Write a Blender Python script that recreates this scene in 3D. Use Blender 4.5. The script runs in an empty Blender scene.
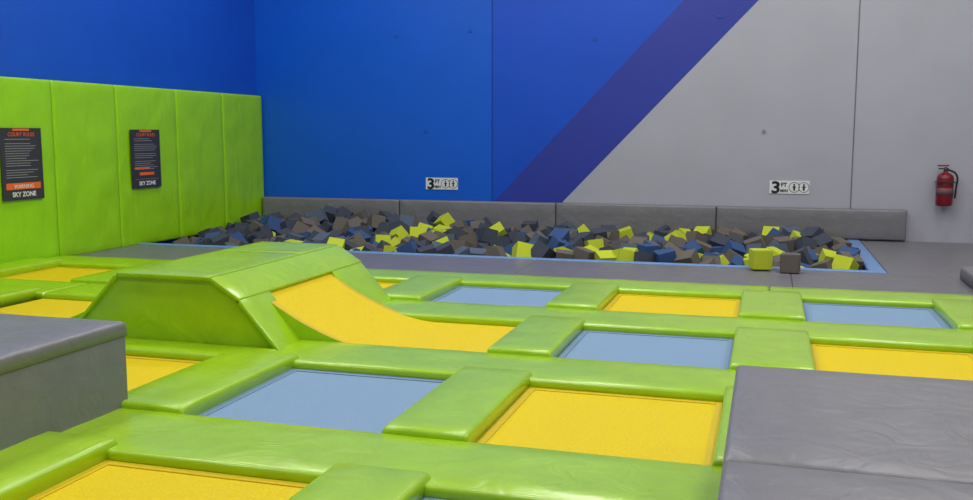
import bpy, bmesh, math, random
from mathutils import Vector, noise, Matrix, Euler
random.seed(11)
sc=bpy.context.scene
try: sc.view_settings.view_transform='Standard'
except Exception: pass

def lin(c):
    return tuple(((x/255)/12.92 if x/255<=0.04045 else ((x/255+0.055)/1.055)**2.4) for x in c)
def mat(name,rgb,rough=0.5,bump=0.0,scale=8,var=0.08,spec=0.5,bscale=None,coat=0,stretch=None,bdist=.03):
    m=bpy.data.materials.new(name); m.use_nodes=True; nt=m.node_tree; N=nt.nodes; L=nt.links
    b=N['Principled BSDF']; b.inputs['Roughness'].default_value=rough
    b.inputs['Specular IOR Level'].default_value=spec
    if coat: b.inputs['Coat Weight'].default_value=coat; b.inputs['Coat Roughness'].default_value=0.2
    tc=N.new('ShaderNodeNewGeometry')
    n=N.new('ShaderNodeTexNoise'); n.inputs['Scale'].default_value=scale; n.inputs['Detail'].default_value=4
    L.new(tc.outputs['Position'],n.inputs['Vector'])
    r=N.new('ShaderNodeValToRGB'); c=lin(rgb)
    r.color_ramp.elements[0].color=(*[x*(1-var) for x in c],1); r.color_ramp.elements[0].position=.3
    r.color_ramp.elements[1].color=(*[min(1,x*(1+var)) for x in c],1); r.color_ramp.elements[1].position=.7
    L.new(n.outputs['Fac'],r.inputs['Fac']); L.new(r.outputs['Color'],b.inputs['Base Color'])
    if bump:
        n2=N.new('ShaderNodeTexNoise'); n2.inputs['Scale'].default_value=bscale or scale; n2.inputs['Detail'].default_value=3
        n2.inputs['Distortion'].default_value=1.2
        if stretch:
            mp=N.new('ShaderNodeMapping'); mp.inputs['Scale'].default_value=stretch
            L.new(tc.outputs['Position'],mp.inputs['Vector']); L.new(mp.outputs[0],n2.inputs['Vector'])
        else: L.new(tc.outputs['Position'],n2.inputs['Vector'])
        bp=N.new('ShaderNodeBump'); bp.inputs['Strength'].default_value=bump; bp.inputs['Distance'].default_value=bdist
        L.new(n2.outputs['Fac'],bp.inputs['Height']); L.new(bp.outputs['Normal'],b.inputs['Normal'])
    return m
def flat(name,rgb,rough=.6,emit=0):
    m=bpy.data.materials.new(name); m.use_nodes=True; b=m.node_tree.nodes['Principled BSDF']
    b.inputs['Base Color'].default_value=(*lin(rgb),1); b.inputs['Roughness'].default_value=rough
    if emit:
        b.inputs['Emission Color'].default_value=(1,1,1,1); b.inputs['Emission Strength'].default_value=emit
    return m
GREEN=mat('lime_vinyl',(158,200,12),.3,.4,5,.06,bscale=3.5,coat=.45)
GREENW=mat('lime_wall_vinyl',(150,210,6),.38,.4,3,.05,bscale=1.8,stretch=(1,1.4,.6),bdist=.05)
GRAY=mat('gray_vinyl',(120,118,122),.38,.35,5,.06,bscale=5)
GRAYD=mat('gray_deck_vinyl',(110,108,112),.42,.3,5,.08,bscale=4)
YEL=mat('yellow_bed',(224,196,6),.6,.25,60,.06,spec=.25)
BLU=mat('blue_bed',(128,156,186),.6,.25,60,.05,spec=.25)
YELD=mat('yellow_webbing',(214,184,6),.6,.1,60,.05)
BLUD=mat('blue_webbing',(118,146,180),.6,.1,60,.05)
PITB=mat('blue_pit_vinyl',(106,142,190),.4,.2,5,.05)
DARK=mat('dark_frame',(40,40,42),.7)
WHITE=flat('white_print',(225,225,225)); BLACK=flat('black_print',(15,15,15)); ORANGE=flat('orange_print',(232,104,36))
POSTER=flat('poster_black',(54,54,58),.5)
LGR=flat('gray_print',(150,150,150))

def add(name,bm,mats,parent=None,smooth=False):
    me=bpy.data.meshes.new(name); bmesh.ops.recalc_face_normals(bm,faces=bm.faces)
    bm.to_mesh(me); bm.free()
    for m in (mats if isinstance(mats,(list,tuple)) else [mats]): me.materials.append(m)
    if smooth:
        for p in me.polygons: p.use_smooth=True
    o=bpy.data.objects.new(name,me); sc.collection.objects.link(o)
    if parent: o.parent=parent
    return o
def empty(name):
    o=bpy.data.objects.new(name,None); sc.collection.objects.link(o); return o
def bmbox(bm,x0,x1,y0,y1,z0,z1,mi=0):
    r=bmesh.ops.create_cube(bm,size=1)
    vs=r['verts']
    for v in vs:
        v.co=Vector((x0+(v.co.x+.5)*(x1-x0),y0+(v.co.y+.5)*(y1-y0),z0+(v.co.z+.5)*(z1-z0)))
    fs=set(f for v in vs for f in v.link_faces)
    for f in fs: f.material_index=mi
    return vs
def box(name,x0,x1,y0,y1,z0,z1,m,parent=None,bev=0):
    bm=bmesh.new(); bmbox(bm,x0,x1,y0,y1,z0,z1)
    if bev: bmesh.ops.bevel(bm,geom=bm.edges[:],offset=bev,segments=4,profile=.5,affect='EDGES')
    return add(name,bm,m,parent,smooth=False)

def params(L,r,step):
    a=[0,r*.06,r*.2,r*.45,r]
    a=[x for x in a if x<L/2]
    n=max(1,int((L-2*r)/step)); 
    mid=[r+(L-2*r)*i/n for i in range(1,n)]
    return a+mid+[L-x for x in reversed(a)]
def fill_pad(bm,c,th,r,amp,crown=0,step=.12,seed=0,mi=0):
    P00,P10,P11,P01=[Vector(p) for p in c]
    n=(P10-P00).cross(P01-P00).normalized()
    Lu=((P10-P00).length+(P11-P01).length)/2; Lv=((P01-P00).length+(P11-P10).length)/2
    us=params(Lu,r,step); vs=params(Lv,r,step)
    def drop(d):
        return 0 if d>=r else r-math.sqrt(max(0,r*r-(r-d)**2))
    G=[]
    for u in us:
        row=[]
        for v in vs:
            a=u/Lu; b=v/Lv
            base=P00*(1-a)*(1-b)+P10*a*(1-b)+P11*a*b+P01*(1-a)*b
            du=min(u,Lu-u); dv=min(v,Lv-v)
            e=min(1,du/.12)*min(1,dv/.12)
            h=th-drop(du)-drop(dv)
            q=base*2.2+Vector((seed*3.1,seed*1.7,0))
            h+=amp*e*(noise.noise(q)+.5*noise.noise(q*2.7))
            h+=crown*math.sqrt(max(0,math.sin(math.pi*a)*math.sin(math.pi*b)))
            row.append(bm.verts.new(base+n*max(h,.004)))
        G.append(row)
    nu,nv=len(us),len(vs)
    for i in range(nu-1):
        for j in range(nv-1):
            f=bm.faces.new((G[i][j],G[i+1][j],G[i+1][j+1],G[i][j+1])); f.material_index=mi
    loop=[(i,0) for i in range(nu)]+[(nu-1,j) for j in range(1,nv)]+[(i,nv-1) for i in range(nu-2,-1,-1)]+[(0,j) for j in range(nv-2,0,-1)]
    bot=[]
    for (i,j) in loop:
        a=us[i]/Lu; b=vs[j]/Lv
        bot.append(bm.verts.new(P00*(1-a)*(1-b)+P10*a*(1-b)+P11*a*b+P01*(1-a)*b))
    k=len(loop)
    for t in range(k):
        i,j=loop[t]; i2,j2=loop[(t+1)%k]
        f=bm.faces.new((G[i2][j2],G[i][j],bot[t],bot[(t+1)%k])); f.material_index=mi
    f=bm.faces.new(bot); f.material_index=mi
SEED=[0]
def qpad(name,c,th,m,r=.04,amp=.006,crown=.0,parent=None,step=.12):
    SEED[0]+=1
    bm=bmesh.new(); fill_pad(bm,c,th,r,amp,crown,step,SEED[0])
    return add(name,bm,m,parent,smooth=True)
def hpad(name,x0,x1,y0,y1,z0,th,m,**k):
    return qpad(name,[(x0,y0,z0),(x1,y0,z0),(x1,y1,z0),(x0,y1,z0)],th,m,**k)

# ---------------------------------------------------------------- room shell
XL=-9.35; XR=7.0; YB=16.1; YF=-4.0; ZC=7.4; XP=-9.215
bm=bmesh.new()
bmbox(bm,XL,XR,YF,YB,-1.1,-1.0)
bmbox(bm,XL,XR,YF,12.3,-1.0,-.035)
bmbox(bm,1.37,XR,12.3,YB,-1.0,-.035)
add('floor',bm,DARK)
box('ceiling',XL-.2,XR+.2,YF-.2,YB+.2,ZC,ZC+.15,flat('ceiling_paint',(165,170,185),.9))
def mural():
    m=bpy.data.materials.new('mural_paint'); m.use_nodes=True; nt=m.node_tree; N=nt.nodes; L=nt.links
    b=N['Principled BSDF']; b.inputs['Roughness'].default_value=.42
    g=N.new('ShaderNodeNewGeometry'); s=N.new('ShaderNodeSeparateXYZ'); L.new(g.outputs['Position'],s.inputs[0])
    def M(op,a,bv):
        n=N.new('ShaderNodeMath'); n.operation=op
        for i,x in enumerate((a,bv)):
            if isinstance(x,(int,float)): n.inputs[i].default_value=x
            else: L.new(x,n.inputs[i])
        return n.outputs[0]
    sv=M('SUBTRACT',s.outputs['X'],M('MULTIPLY',s.outputs['Z'],.96))
    k1=M('GREATER_THAN',sv,-5.16); k2=M('GREATER_THAN',sv,-3.93); k0=M('GREATER_THAN',s.outputs['X'],-4.70)
    def mix(f,a,bb):
        n=N.new('ShaderNodeMix'); n.data_type='RGBA'; L.new(f,n.inputs[0])
        for i,x in ((6,a),(7,bb)):
            if isinstance(x,tuple): n.inputs[i].default_value=(*lin(x),1)
            else: L.new(x,n.inputs[i])
        return n.outputs[2]
    c=mix(k0,(0,90,208),(4,76,200)); c=mix(k1,c,(44,58,160)); c=mix(k2,c,(174,173,184))
    no=N.new('ShaderNodeTexNoise'); no.inputs['Scale'].default_value=1.2; L.new(g.outputs['Position'],no.inputs['Vector'])
    hs=N.new('ShaderNodeHueSaturation'); L.new(c,hs.inputs['Color'])
    L.new(M('ADD',M('MULTIPLY',no.outputs['Fac'],.16),.92),hs.inputs['Value'])
    L.new(hs.outputs[0],b.inputs['Base Color'])
    n2=N.new('ShaderNodeTexNoise'); n2.inputs['Scale'].default_value=40; L.new(g.outputs['Position'],n2.inputs['Vector'])
    bp=N.new('ShaderNodeBump'); bp.inputs['Strength'].default_value=.1; bp.inputs['Distance'].default_value=.01
    L.new(n2.outputs['Fac'],bp.inputs['Height']); L.new(bp.outputs[0],b.inputs['Normal'])
    return m
box('wall_back',XL-.2,XR+.2,YB,YB+.2,-1.1,ZC,mural())
BLUEW=mat('blue_wall_paint',(6,80,196),.55,.05,2,.04)
box('wall_left',XL-.2,XL,YF,YB,-1.1,ZC,BLUEW)
GW=mat('gray_wall_paint',(165,165,175),.6,.05,2,.04)
box('wall_right',XR,XR+.2,YF,YB,-1.1,ZC,GW)
box('wall_front',XL-.2,XR+.2,YF-.2,YF,-1.1,ZC,GW)
box('trim_1',-4.710,-4.694,YB-.006,YB,.5,ZC,flat('joint_blue',(6,50,140),.7))
box('trim_2',1.264,1.280,YB-.006,YB,.5,ZC,flat('joint_gray',(105,105,115),.7))
bm=bmesh.new()
for (x,z) in [(-5.95,1.75),(-6.5,3.45),(-5.1,3.5),(-2.9,3.3),(-3.6,1.65),(-.1,1.75),(-.85,3.6)]:
    r=bmesh.ops.create_cone(bm,segments=16,radius1=.028,radius2=.022,depth=.02,cap_ends=True)
    for v in r['verts']: v.co=Vector((x+v.co.x,YB-.01+v.co.z,z+v.co.y))
    if x>-.5:
        for f in set(f for v in r['verts'] for f in v.link_faces): f.material_index=1
add('wall_anchor_plugs',bm,[flat('anchor_blue',(25,80,170),.4),flat('anchor_gray',(135,135,146),.4)])

# ---------------------------------------------------------------- left wall padding
ys=[3.5,5.0,6.4,7.8,9.2,10.58,11.87,13.35,14.72,16.08]
e=empty('wall_padding')
for i in range(len(ys)-1):
    qpad('panel_%d'%(i+1),[(XL+.005,ys[i],0.0),(XL+.005,ys[i+1]-.008,0.0),(XL+.005,ys[i+1]-.008,2.42),(XL+.005,ys[i],2.42)],.12,GREENW,r=.035,amp=.016,parent=e,step=.08)
e=empty('foam_pit_back_padding')
xs=[XP+.02,-6.40,-3.50,-.80,2.1]
for i in range(4):
    qpad('panel_%d'%(i+1),[(xs[i],YB-.005,-.1 if i<3 else .04),(xs[i+1]-.01,YB-.005,-.1 if i<3 else .04),(xs[i+1]-.01,YB-.005,.52),(xs[i],YB-.005,.52)],.19,GRAY,r=.03,amp=.008,parent=e)

# ---------------------------------------------------------------- trampoline court
cols=[(-8.7,-7.45),(-6.9,-5.65),(-5.1,-3.83),(-3.27,-2.0),(-1.50,-.22),(.36,1.58),(2.17,3.4)]
rows=[(.8,2.05),(2.75,4.0),(4.69,6.03),(6.72,7.97),(8.68,9.95)]
XW=XP+.01
def tramp(x0,x1,y0,y1,yellow):
    bm=bmesh.new()
    n=8
    G=[[bm.verts.new((x0+(x1-x0)*i/n,y0+(y1-y0)*j/n,0)) for j in range(n+1)] for i in range(n+1)]
    for i in range(n):
        for j in range(n):
            bm.faces.new((G[i][j],G[i+1][j],G[i+1][j+1],G[i][j+1]))
    w=.05
    for (a,b,c,d) in [(x0,x1,y0,y0+w),(x0,x1,y1-w,y1),(x0,x0+w,y0+w,y1-w),(x1-w,x1,y0+w,y1-w)]:
        bmbox(bm,a,b,c,d,-.012,.006,1)
    add('trampoline',bm,[YEL,YELD] if yellow else [BLU,BLUD])
for r,(y0,y1) in enumerate(rows):
    for c,(x0,x1) in enumerate(cols):
        if r==3 and c in (0,1,2,3): continue
        tramp(x0,x1,y0,y1,(r-1+c)%2==1)
tramp(-8.95,-7.9,rows[3][0],rows[3][1],False)
Z0=-.03; T=.062
sy=[(.2,.8),(2.05,2.75),(4.0,4.69),(6.03,6.72),(7.97,8.68),(9.95,10.6)]
for k,(y0,y1) in enumerate(sy):
    bks=[XW,-6.3,.05,4.05] if k%2 else [XW,-4.9,.1,4.05]
    if k==3: bks=[XW,-5.62,-3.57,4.05]
    if k==4: bks=[XW,-7.2,-5.62,-3.57,4.05]
    for a,b in zip(bks[:-1],bks[1:]):
        if (a,b)==(-5.62,-3.57):
            if k==4: continue
            y1_=6.37
        else: y1_=y1
        hpad('safety_pad',a+.003,b-.003,y0+.002,y1_-.002,Z0,T-Z0,GREEN,r=.03,amp=.013,crown=.004)
for r,(y0,y1) in enumerate(rows):
    gaps=[(XW,-8.7)]+[(cols[i][1],cols[i+1][0]) for i in range(6)]+[(3.4,4.05)]
    if r==3: gaps=[(XW,-8.95),(-7.9,-7.3)]+gaps[4:]
    for (a,b) in gaps:
        hpad('safety_pad',a,b,y0-.02,y1+.10,Z0,.10-Z0,GREEN,r=.03,amp=.013,crown=.004)

# ---------------------------------------------------------------- ramp with curved beds
ramp=empty('trampoline_ramp')
prof=[(-3.62,.04),(-3.93,.40),(-4.17,.56),(-5.02,.56),(-5.52,.04),(-5.52,-.03),(-3.62,-.03)]
bm=bmesh.new()
A=[bm.verts.new((x,6.4,z)) for x,z in prof]; B=[bm.verts.new((x,8.65,z)) for x,z in prof]
bm.faces.new(A); bm.faces.new(list(reversed(B)))
for i in range(len(prof)):
    j=(i+1)%len(prof); bm.faces.new((A[j],A[i],B[i],B[j]))
add('body',bm,GREEN,ramp)
for k,(a,b) in enumerate([(6.37,7.9),(7.903,8.67)]):
    qpad('top_pad_%d'%(k+1),[(-5.03,a,.555),(-4.165,a,.555),(-4.165,b,.555),(-5.03,b,.555)],.04,GREEN,r=.012,amp=.012,crown=.0,parent=ramp)
qpad('slope_pad_right',[(-4.17,6.37,.555),(-3.92,6.37,.395),(-3.92,8.67,.395),(-4.17,8.67,.555)],.04,GREEN,r=.012,amp=.006,parent=ramp)
LX=lambda z: -5.02-.5*(.56-z)/.52
for k,(a,b) in enumerate([(6.37,6.84),(8.0,8.67)]):
    qpad('flank_pad_right_%d'%(k+1),[(-3.94,a,.40),(-3.58,a,.0),(-3.58,b,.0),(-3.94,b,.40)],.04,GREEN,r=.012,amp=.004,parent=ramp)
    qpad('flank_pad_left_%d'%(k+1),[(LX(.02),a,.02),(LX(.555),a,.555),(LX(.555),b,.555),(LX(.02),b,.02)],.03,GREEN,r=.012,amp=.004,parent=ramp)
qpad('slope_pad_left',[(LX(.37),6.842,.37),(LX(.555),6.842,.555),(LX(.555),7.998,.555),(LX(.37),7.998,.37)],.03,GREEN,r=.012,amp=.004,parent=ramp)
def curved(name,mir):
    bm=bmesh.new(); n=48; rows_=[]
    for i in range(n+1):
        x=-1.98+( -3.95+1.98)*i/n
        t=max(0,(-2.85-x)/1.1); z=(.40 if mir else .42)*t**1.8
        X=(-9.19-x) if mir else x
        rows_.append([bm.verts.new((X,y,z)) for y in (6.73,6.80,7.95,8.02)]+[bm.verts.new((X,8.02,-.03)),bm.verts.new((X,6.73,-.03))])
    for i in range(n):
        for j in range(6):
            f=bm.faces.new((rows_[i][j],rows_[i+1][j],rows_[i+1][(j+1)%6],rows_[i][(j+1)%6])); f.material_index=0 if j==1 else (2 if j in (0,2) else 1)
            f.smooth= j in (0,1,2)
    for e_ in (rows_[0],rows_[-1]): bm.faces.new(e_)
    add(name,bm,[YEL,GREEN,YELD],ramp,smooth=False)
curved('curved_bed_right',False); curved('curved_bed_left',True)

# ---------------------------------------------------------------- grey deck
for a,b in [(XW,-6.1),(-6.1,-2.9),(-2.9,.3),(.3,3.6),(3.6,6.98)]:
    hpad('deck_pad',a,b-.004,10.61,12.19,Z0,.06,GRAYD,r=.012,amp=.006,step=.2)
for a,b in [(1.43,4.2),(4.2,6.98)]:
    hpad('deck_pad',a,b-.004,12.20,15.89,Z0,.06,GRAYD,r=.012,amp=.006,step=.2)
hpad('deck_pad',2.12,6.98,15.9,16.08,Z0,.05,GRAYD,r=.012,amp=.002,step=.2)
hpad('deck_pad',4.07,6.98,-3.9,10.6,Z0,.07,GRAYD,r=.02,amp=.006,step=.3)
hpad('deck_pad',XW,4.06,-3.9,.19,Z0,.07,GRAYD,r=.02,amp=.006,step=.3)
hpad('raised_deck_pad',2.16,4.6,10.75,11.9,.04,.15,GRAY,r=.04,amp=.008)
e=empty('foam_pit_edging')
hpad('front_edge',XW,1.42,12.2,12.32,Z0,.075,PITB,r=.02,amp=.002,parent=e,step=.3)
hpad('right_edge',1.22,1.42,12.33,15.88,Z0,.075,PITB,r=.03,amp=.003,parent=e,step=.3)
box('front_lining',XW,1.3,12.3,12.34,-1.0,-.03,PITB,e)
box('right_lining',1.24,1.36,12.34,15.88,-1.0,-.03,PITB,e)

# ---------------------------------------------------------------- foam cubes
FM=[flat('foam_charcoal',(62,67,80),.95),flat('foam_brown_gray',(102,94,86),.95),flat('foam_navy',(50,78,124),.95),flat('foam_lime',(186,198,44),.95),flat('foam_slate',(80,92,110),.95)]
def foam(bm,c,s,eu,mi):
    r=bmesh.ops.create_cube(bm,size=1)
    M=Matrix.Translation(c)@eu.to_matrix().to_4x4()@Matrix.Scale(s,4)
    vs=r['verts']
    for v in vs: v.co=M@v.co
    for f in set(f for v in vs for f in v.link_faces): f.material_index=mi
bm=bmesh.new()
def top(x,y):
    back=(y-12.4)/3.5
    h=.01+.11*back
    lf=max(0,1-abs(x+7.6)/3.2); h+=.18*lf*max(0,back-.25)
    h+=.12*noise.noise(Vector((x*.9,y*.9,0)))
    if x<-8.4: h-=.04
    return h
for layer in range(3):
    y=12.54+ .06*layer
    while y<15.72:
        x=XW+.2+random.uniform(0,.1)
        while x<1.06:
            px=x+random.uniform(-.07,.07); py=y+random.uniform(-.07,.07)
            py=min(max(py,12.55),15.66); px=min(max(px,XW+.2),1.04)
            pz=top(px,py)-.09-layer*.21+random.uniform(-.11,.11)
            p=random.random()
            cl=noise.noise(Vector((px*.8+5,py*.8,3)))
            lime=.10+.20*(cl>.1)+(.03 if px>-2 else 0)
            if px<-7.2: lime*=.3
            mi=3 if p<lime else (0 if p<.46 else (1 if p<.74 else (2 if p<.90 else 4)))
            foam(bm,Vector((px,py,pz)),random.uniform(.225,.245),Euler([random.uniform(-.6,.6) for _ in range(2)]+[random.uniform(0,3)]),mi)
            x+=.285
        y+=.278
add('foam_pit_cubes',bm,FM)
for (x,y,rz,mi,s) in [(-.06,12.06,.25,3,.24),(.29,11.93,-.1,1,.225)]:
    bm=bmesh.new(); bmbox(bm,-s/2,s/2,-s/2,s/2,0,s,0)
    bmesh.ops.bevel(bm,geom=bm.edges[:],offset=.008,segments=2,affect='EDGES')
    o=add('foam_cube',bm,FM[mi]); o.location=(x,y,.047 if mi==3 else .036); o.rotation_euler=(0,0,rz)

# ---------------------------------------------------------------- big grey blocks
def block(x0,x1,y0,y1,ht,splits,zb=.07):
    e=empty('padded_platform_block')
    box('base',x0+.004,x1-.004,y0+.004,y1-.004,zb,ht-.085,GRAY,e,bev=.015)
    ysx=[y0]+splits+[y1]
    for i in range(len(ysx)-1):
        qpad('lid_%d'%(i+1),[(x0,ysx[i]+.001,ht-.09),(x1,ysx[i]+.001,ht-.09),(x1,ysx[i+1]-.001,ht-.09),(x0,ysx[i+1]-.001,ht-.09)],.09,GRAY,r=.025,amp=.014,parent=e)
block(-6.3,-3.69,2.4,4.75,.58,[],.02)
block(-.12,2.7,1.7,4.74,.57,[3.30])

# ---------------------------------------------------------------- signs
def text(s,size,loc,rot,m,parent,name,align='CENTER',off=0):
    cu=bpy.data.curves.new(name,'FONT'); cu.body=s; cu.size=size; cu.extrude=.0008; cu.align_x=align; cu.offset=off
    o=bpy.data.objects.new(name,cu); sc.collection.objects.link(o); cu.materials.append(m)
    o.location=loc; o.rotation_euler=rot; o.parent=parent; return o
RL=(math.pi/2,0,math.pi/2)
def poster(y0,y1,z0,z1,bright):
    e=empty('rules_poster'); x=XP+.024
    box('panel',x-.018,x,y0,y1,z0,z1,POSTER,e)
    w=y1-y0; h=z1-z0; yc=(y0+y1)/2
    bm=bmesh.new(); rnd=random.Random(int(y0*10))
    def bar(ya,yb,za,zb,mi): bmbox(bm,x,x+.002,y0+ya*w,y0+yb*w,z0+za*h,z0+zb*h,mi)
    bar(.3,.7,.96,.99,1)
    z=.84
    while z>.30:
        bar(.1,.1+rnd.uniform(.5,.8),z,z+.008,0); z-=.034 if rnd.random()<.8 else .06
    if bright: bar(.08,.92,.15,.24,1)
    else:
        bar(.08,.6,.33,.35,1); bar(.25,.75,.22,.27,1); bar(.1,.9,.15,.155,0)
    add('print',bm,[LGR,ORANGE],e)
    text('COURT RULES',.07,(x+.003,yc,z0+.885*h),RL,ORANGE,e,'heading')
    if bright: text('WARNING',.07,(x+.004,yc,z0+.165*h),RL,WHITE,e,'warning')
    text('SKY ZONE',.085,(x+.003,yc,z0+.05*h),RL,WHITE,e,'logo',off=.002)
poster(9.6,10.3,.86,1.78,True)
poster(12.13,12.83,.88,1.77,False)
RB=(math.pi/2,0,0)
def hsign(x0,x1,z0,z1):
    e=empty('height_limit_sign'); y=YB-.012
    box('plate',x0,x1,y,YB-.001,z0,z1,WHITE,e)
    w=x1-x0;h=z1-z0
    text('3',h*1.25,(x0+.16*w,y-.002,z0+.06*h),RB,BLACK,e,'numeral',off=.008).scale=(1.15,1,1)
    text('FT',h*.42,(x0+.36*w,y-.002,z0+.55*h),RB,BLACK,e,'unit',off=.003)
    text('MIN',h*.32,(x0+.37*w,y-.002,z0+.12*h),RB,BLACK,e,'label',off=.002)
    bm=bmesh.new()
    for cx in (.62,.86):
        for k in range(20):
            a=2*math.pi*k/20; b=2*math.pi*(k+1)/20; R1=.40*h; R2=.36*h
            vs=[bm.verts.new((x0+cx*w+R*math.cos(t),y-.002,z0+h/2+R*math.sin(t))) for R,t in((R1,a),(R1,b),(R2,b),(R2,a))]
            bm.faces.new(vs)
        bmbox(bm,x0+cx*w-.022*w,x0+cx*w+.022*w,y-.003,y,z0+.25*h,z0+.6*h)
        bmbox(bm,x0+cx*w-.05*w,x0+cx*w+.05*w,y-.003,y,z0+.5*h,z0+.56*h)
        bmbox(bm,x0+cx*w-.02*w,x0+cx*w+.02*w,y-.003,y,z0+.63*h,z0+.76*h)
    bmbox(bm,x0+.735*w,x0+.742*w,y-.002,y,z0+.1*h,z0+.9*h)
    add('pictograms',bm,BLACK,e)
hsign(-5.95,-5.34,.71,.92); hsign(.02,.64,.74,.95)

# ---------------------------------------------------------------- fire extinguisher
e=empty('fire_extinguisher'); RED=flat('red_enamel',(120,10,26),.3); MET=flat('dark_metal',(50,45,48),.35)
def lathe(name,pts,m,loc,seg=32):
    bm=bmesh.new(); R=[]
    for r,z in pts: R.append([bm.verts.new((loc[0]+r*math.cos(2*math.pi*k/seg),loc[1]+r*math.sin(2*math.pi*k/seg),loc[2]+z)) for k in range(seg)])
    for i in range(len(pts)-1):
        for k in range(seg):
            bm.faces.new((R[i][k],R[i][(k+1)%seg],R[i+1][(k+1)%seg],R[i+1][k]))
    bm.faces.new(R[0]); bm.faces.new(R[-1]); return add(name,bm,m,e,smooth=True)
ex,ey,ez=2.61,YB-.14,.60
lathe('cylinder',[(.09,0),(.115,.012),(.122,.04),(.122,.42),(.112,.465),(.07,.50),(.035,.515),(.035,.54)],RED,(ex,ey,ez))
lathe('label',[(.1225,.16),(.1235,.16),(.1235,.28),(.1225,.28)],flat('label_gray',(110,70,75)),(ex,ey,ez))
lathe('valve',[(.03,.53),(.03,.57),(.02,.58),(.02,.60)],MET,(ex,ey,ez),16)
box('handle_top',ex-.12,ex+.04,ey-.018,ey+.018,ez+.61,ez+.63,RED,e)
box('handle_bottom',ex-.10,ex+.04,ey-.016,ey+.016,ez+.565,ez+.585,MET,e)
cu=bpy.data.curves.new('hose','CURVE'); cu.dimensions='3D'; cu.bevel_depth=.014
sp=cu.splines.new('BEZIER'); pts=[(0,-.01,.57),(.145,-.02,.49),(.15,-.03,.26),(.14,-.04,.12)]
sp.bezier_points.add(3)
for bp_,p in zip(sp.bezier_points,pts):
    bp_.co=(ex+p[0],ey+p[1],ez+p[2]); bp_.handle_left_type=bp_.handle_right_type='AUTO'
cu.materials.append(BLACK); o=bpy.data.objects.new('hose',cu); sc.collection.objects.link(o); o.parent=e
box('wall_bracket',ex-.05,ex+.05,ey+.11,YB-.001,ez+.05,ez+.5,MET,e)
box('strap',ex-.127,ex+.127,ey-.127,ey+.12,ez+.36,ez+.38,MET,e)

# ---------------------------------------------------------------- lights
EM=flat('lamp_diffuser',(255,255,255),.5,4.0)
for x in (-7,-2.6,1.8,5.4):
    for y in (0.5,5.0,9.5,13.0):
        e=empty('ceiling_light')
        box('housing',x-.65,x+.65,y-.35,y+.35,ZC-.12,ZC-.001,MET,e)
        box('diffuser',x-.6,x+.6,y-.3,y+.3,ZC-.135,ZC-.12,EM,e)
        la=bpy.data.lights.new('lamp','AREA'); la.shape='RECTANGLE'; la.size=1.2; la.size_y=.6
        la.energy=86*(1.2 if x==-2.6 else (.65 if x==5.4 else 1.0)); la.color=(1,.98,.955)
        o=bpy.data.objects.new('lamp',la); sc.collection.objects.link(o); o.location=(x,y,ZC-.15); o.parent=e
w=bpy.data.worlds.new('world'); sc.world=w; w.use_nodes=True
w.node_tree.nodes['Background'].inputs[0].default_value=(.05,.05,.06,1)

cam=bpy.data.cameras.new('camera'); cam.lens=943/973*36; cam.sensor_width=36; cam.clip_start=.05
o=bpy.data.objects.new('camera',cam); sc.collection.objects.link(o)
o.location=(0,0,1.7); o.rotation_euler=(math.radians(90-7.0),0,math.radians(16.62))
sc.camera=o
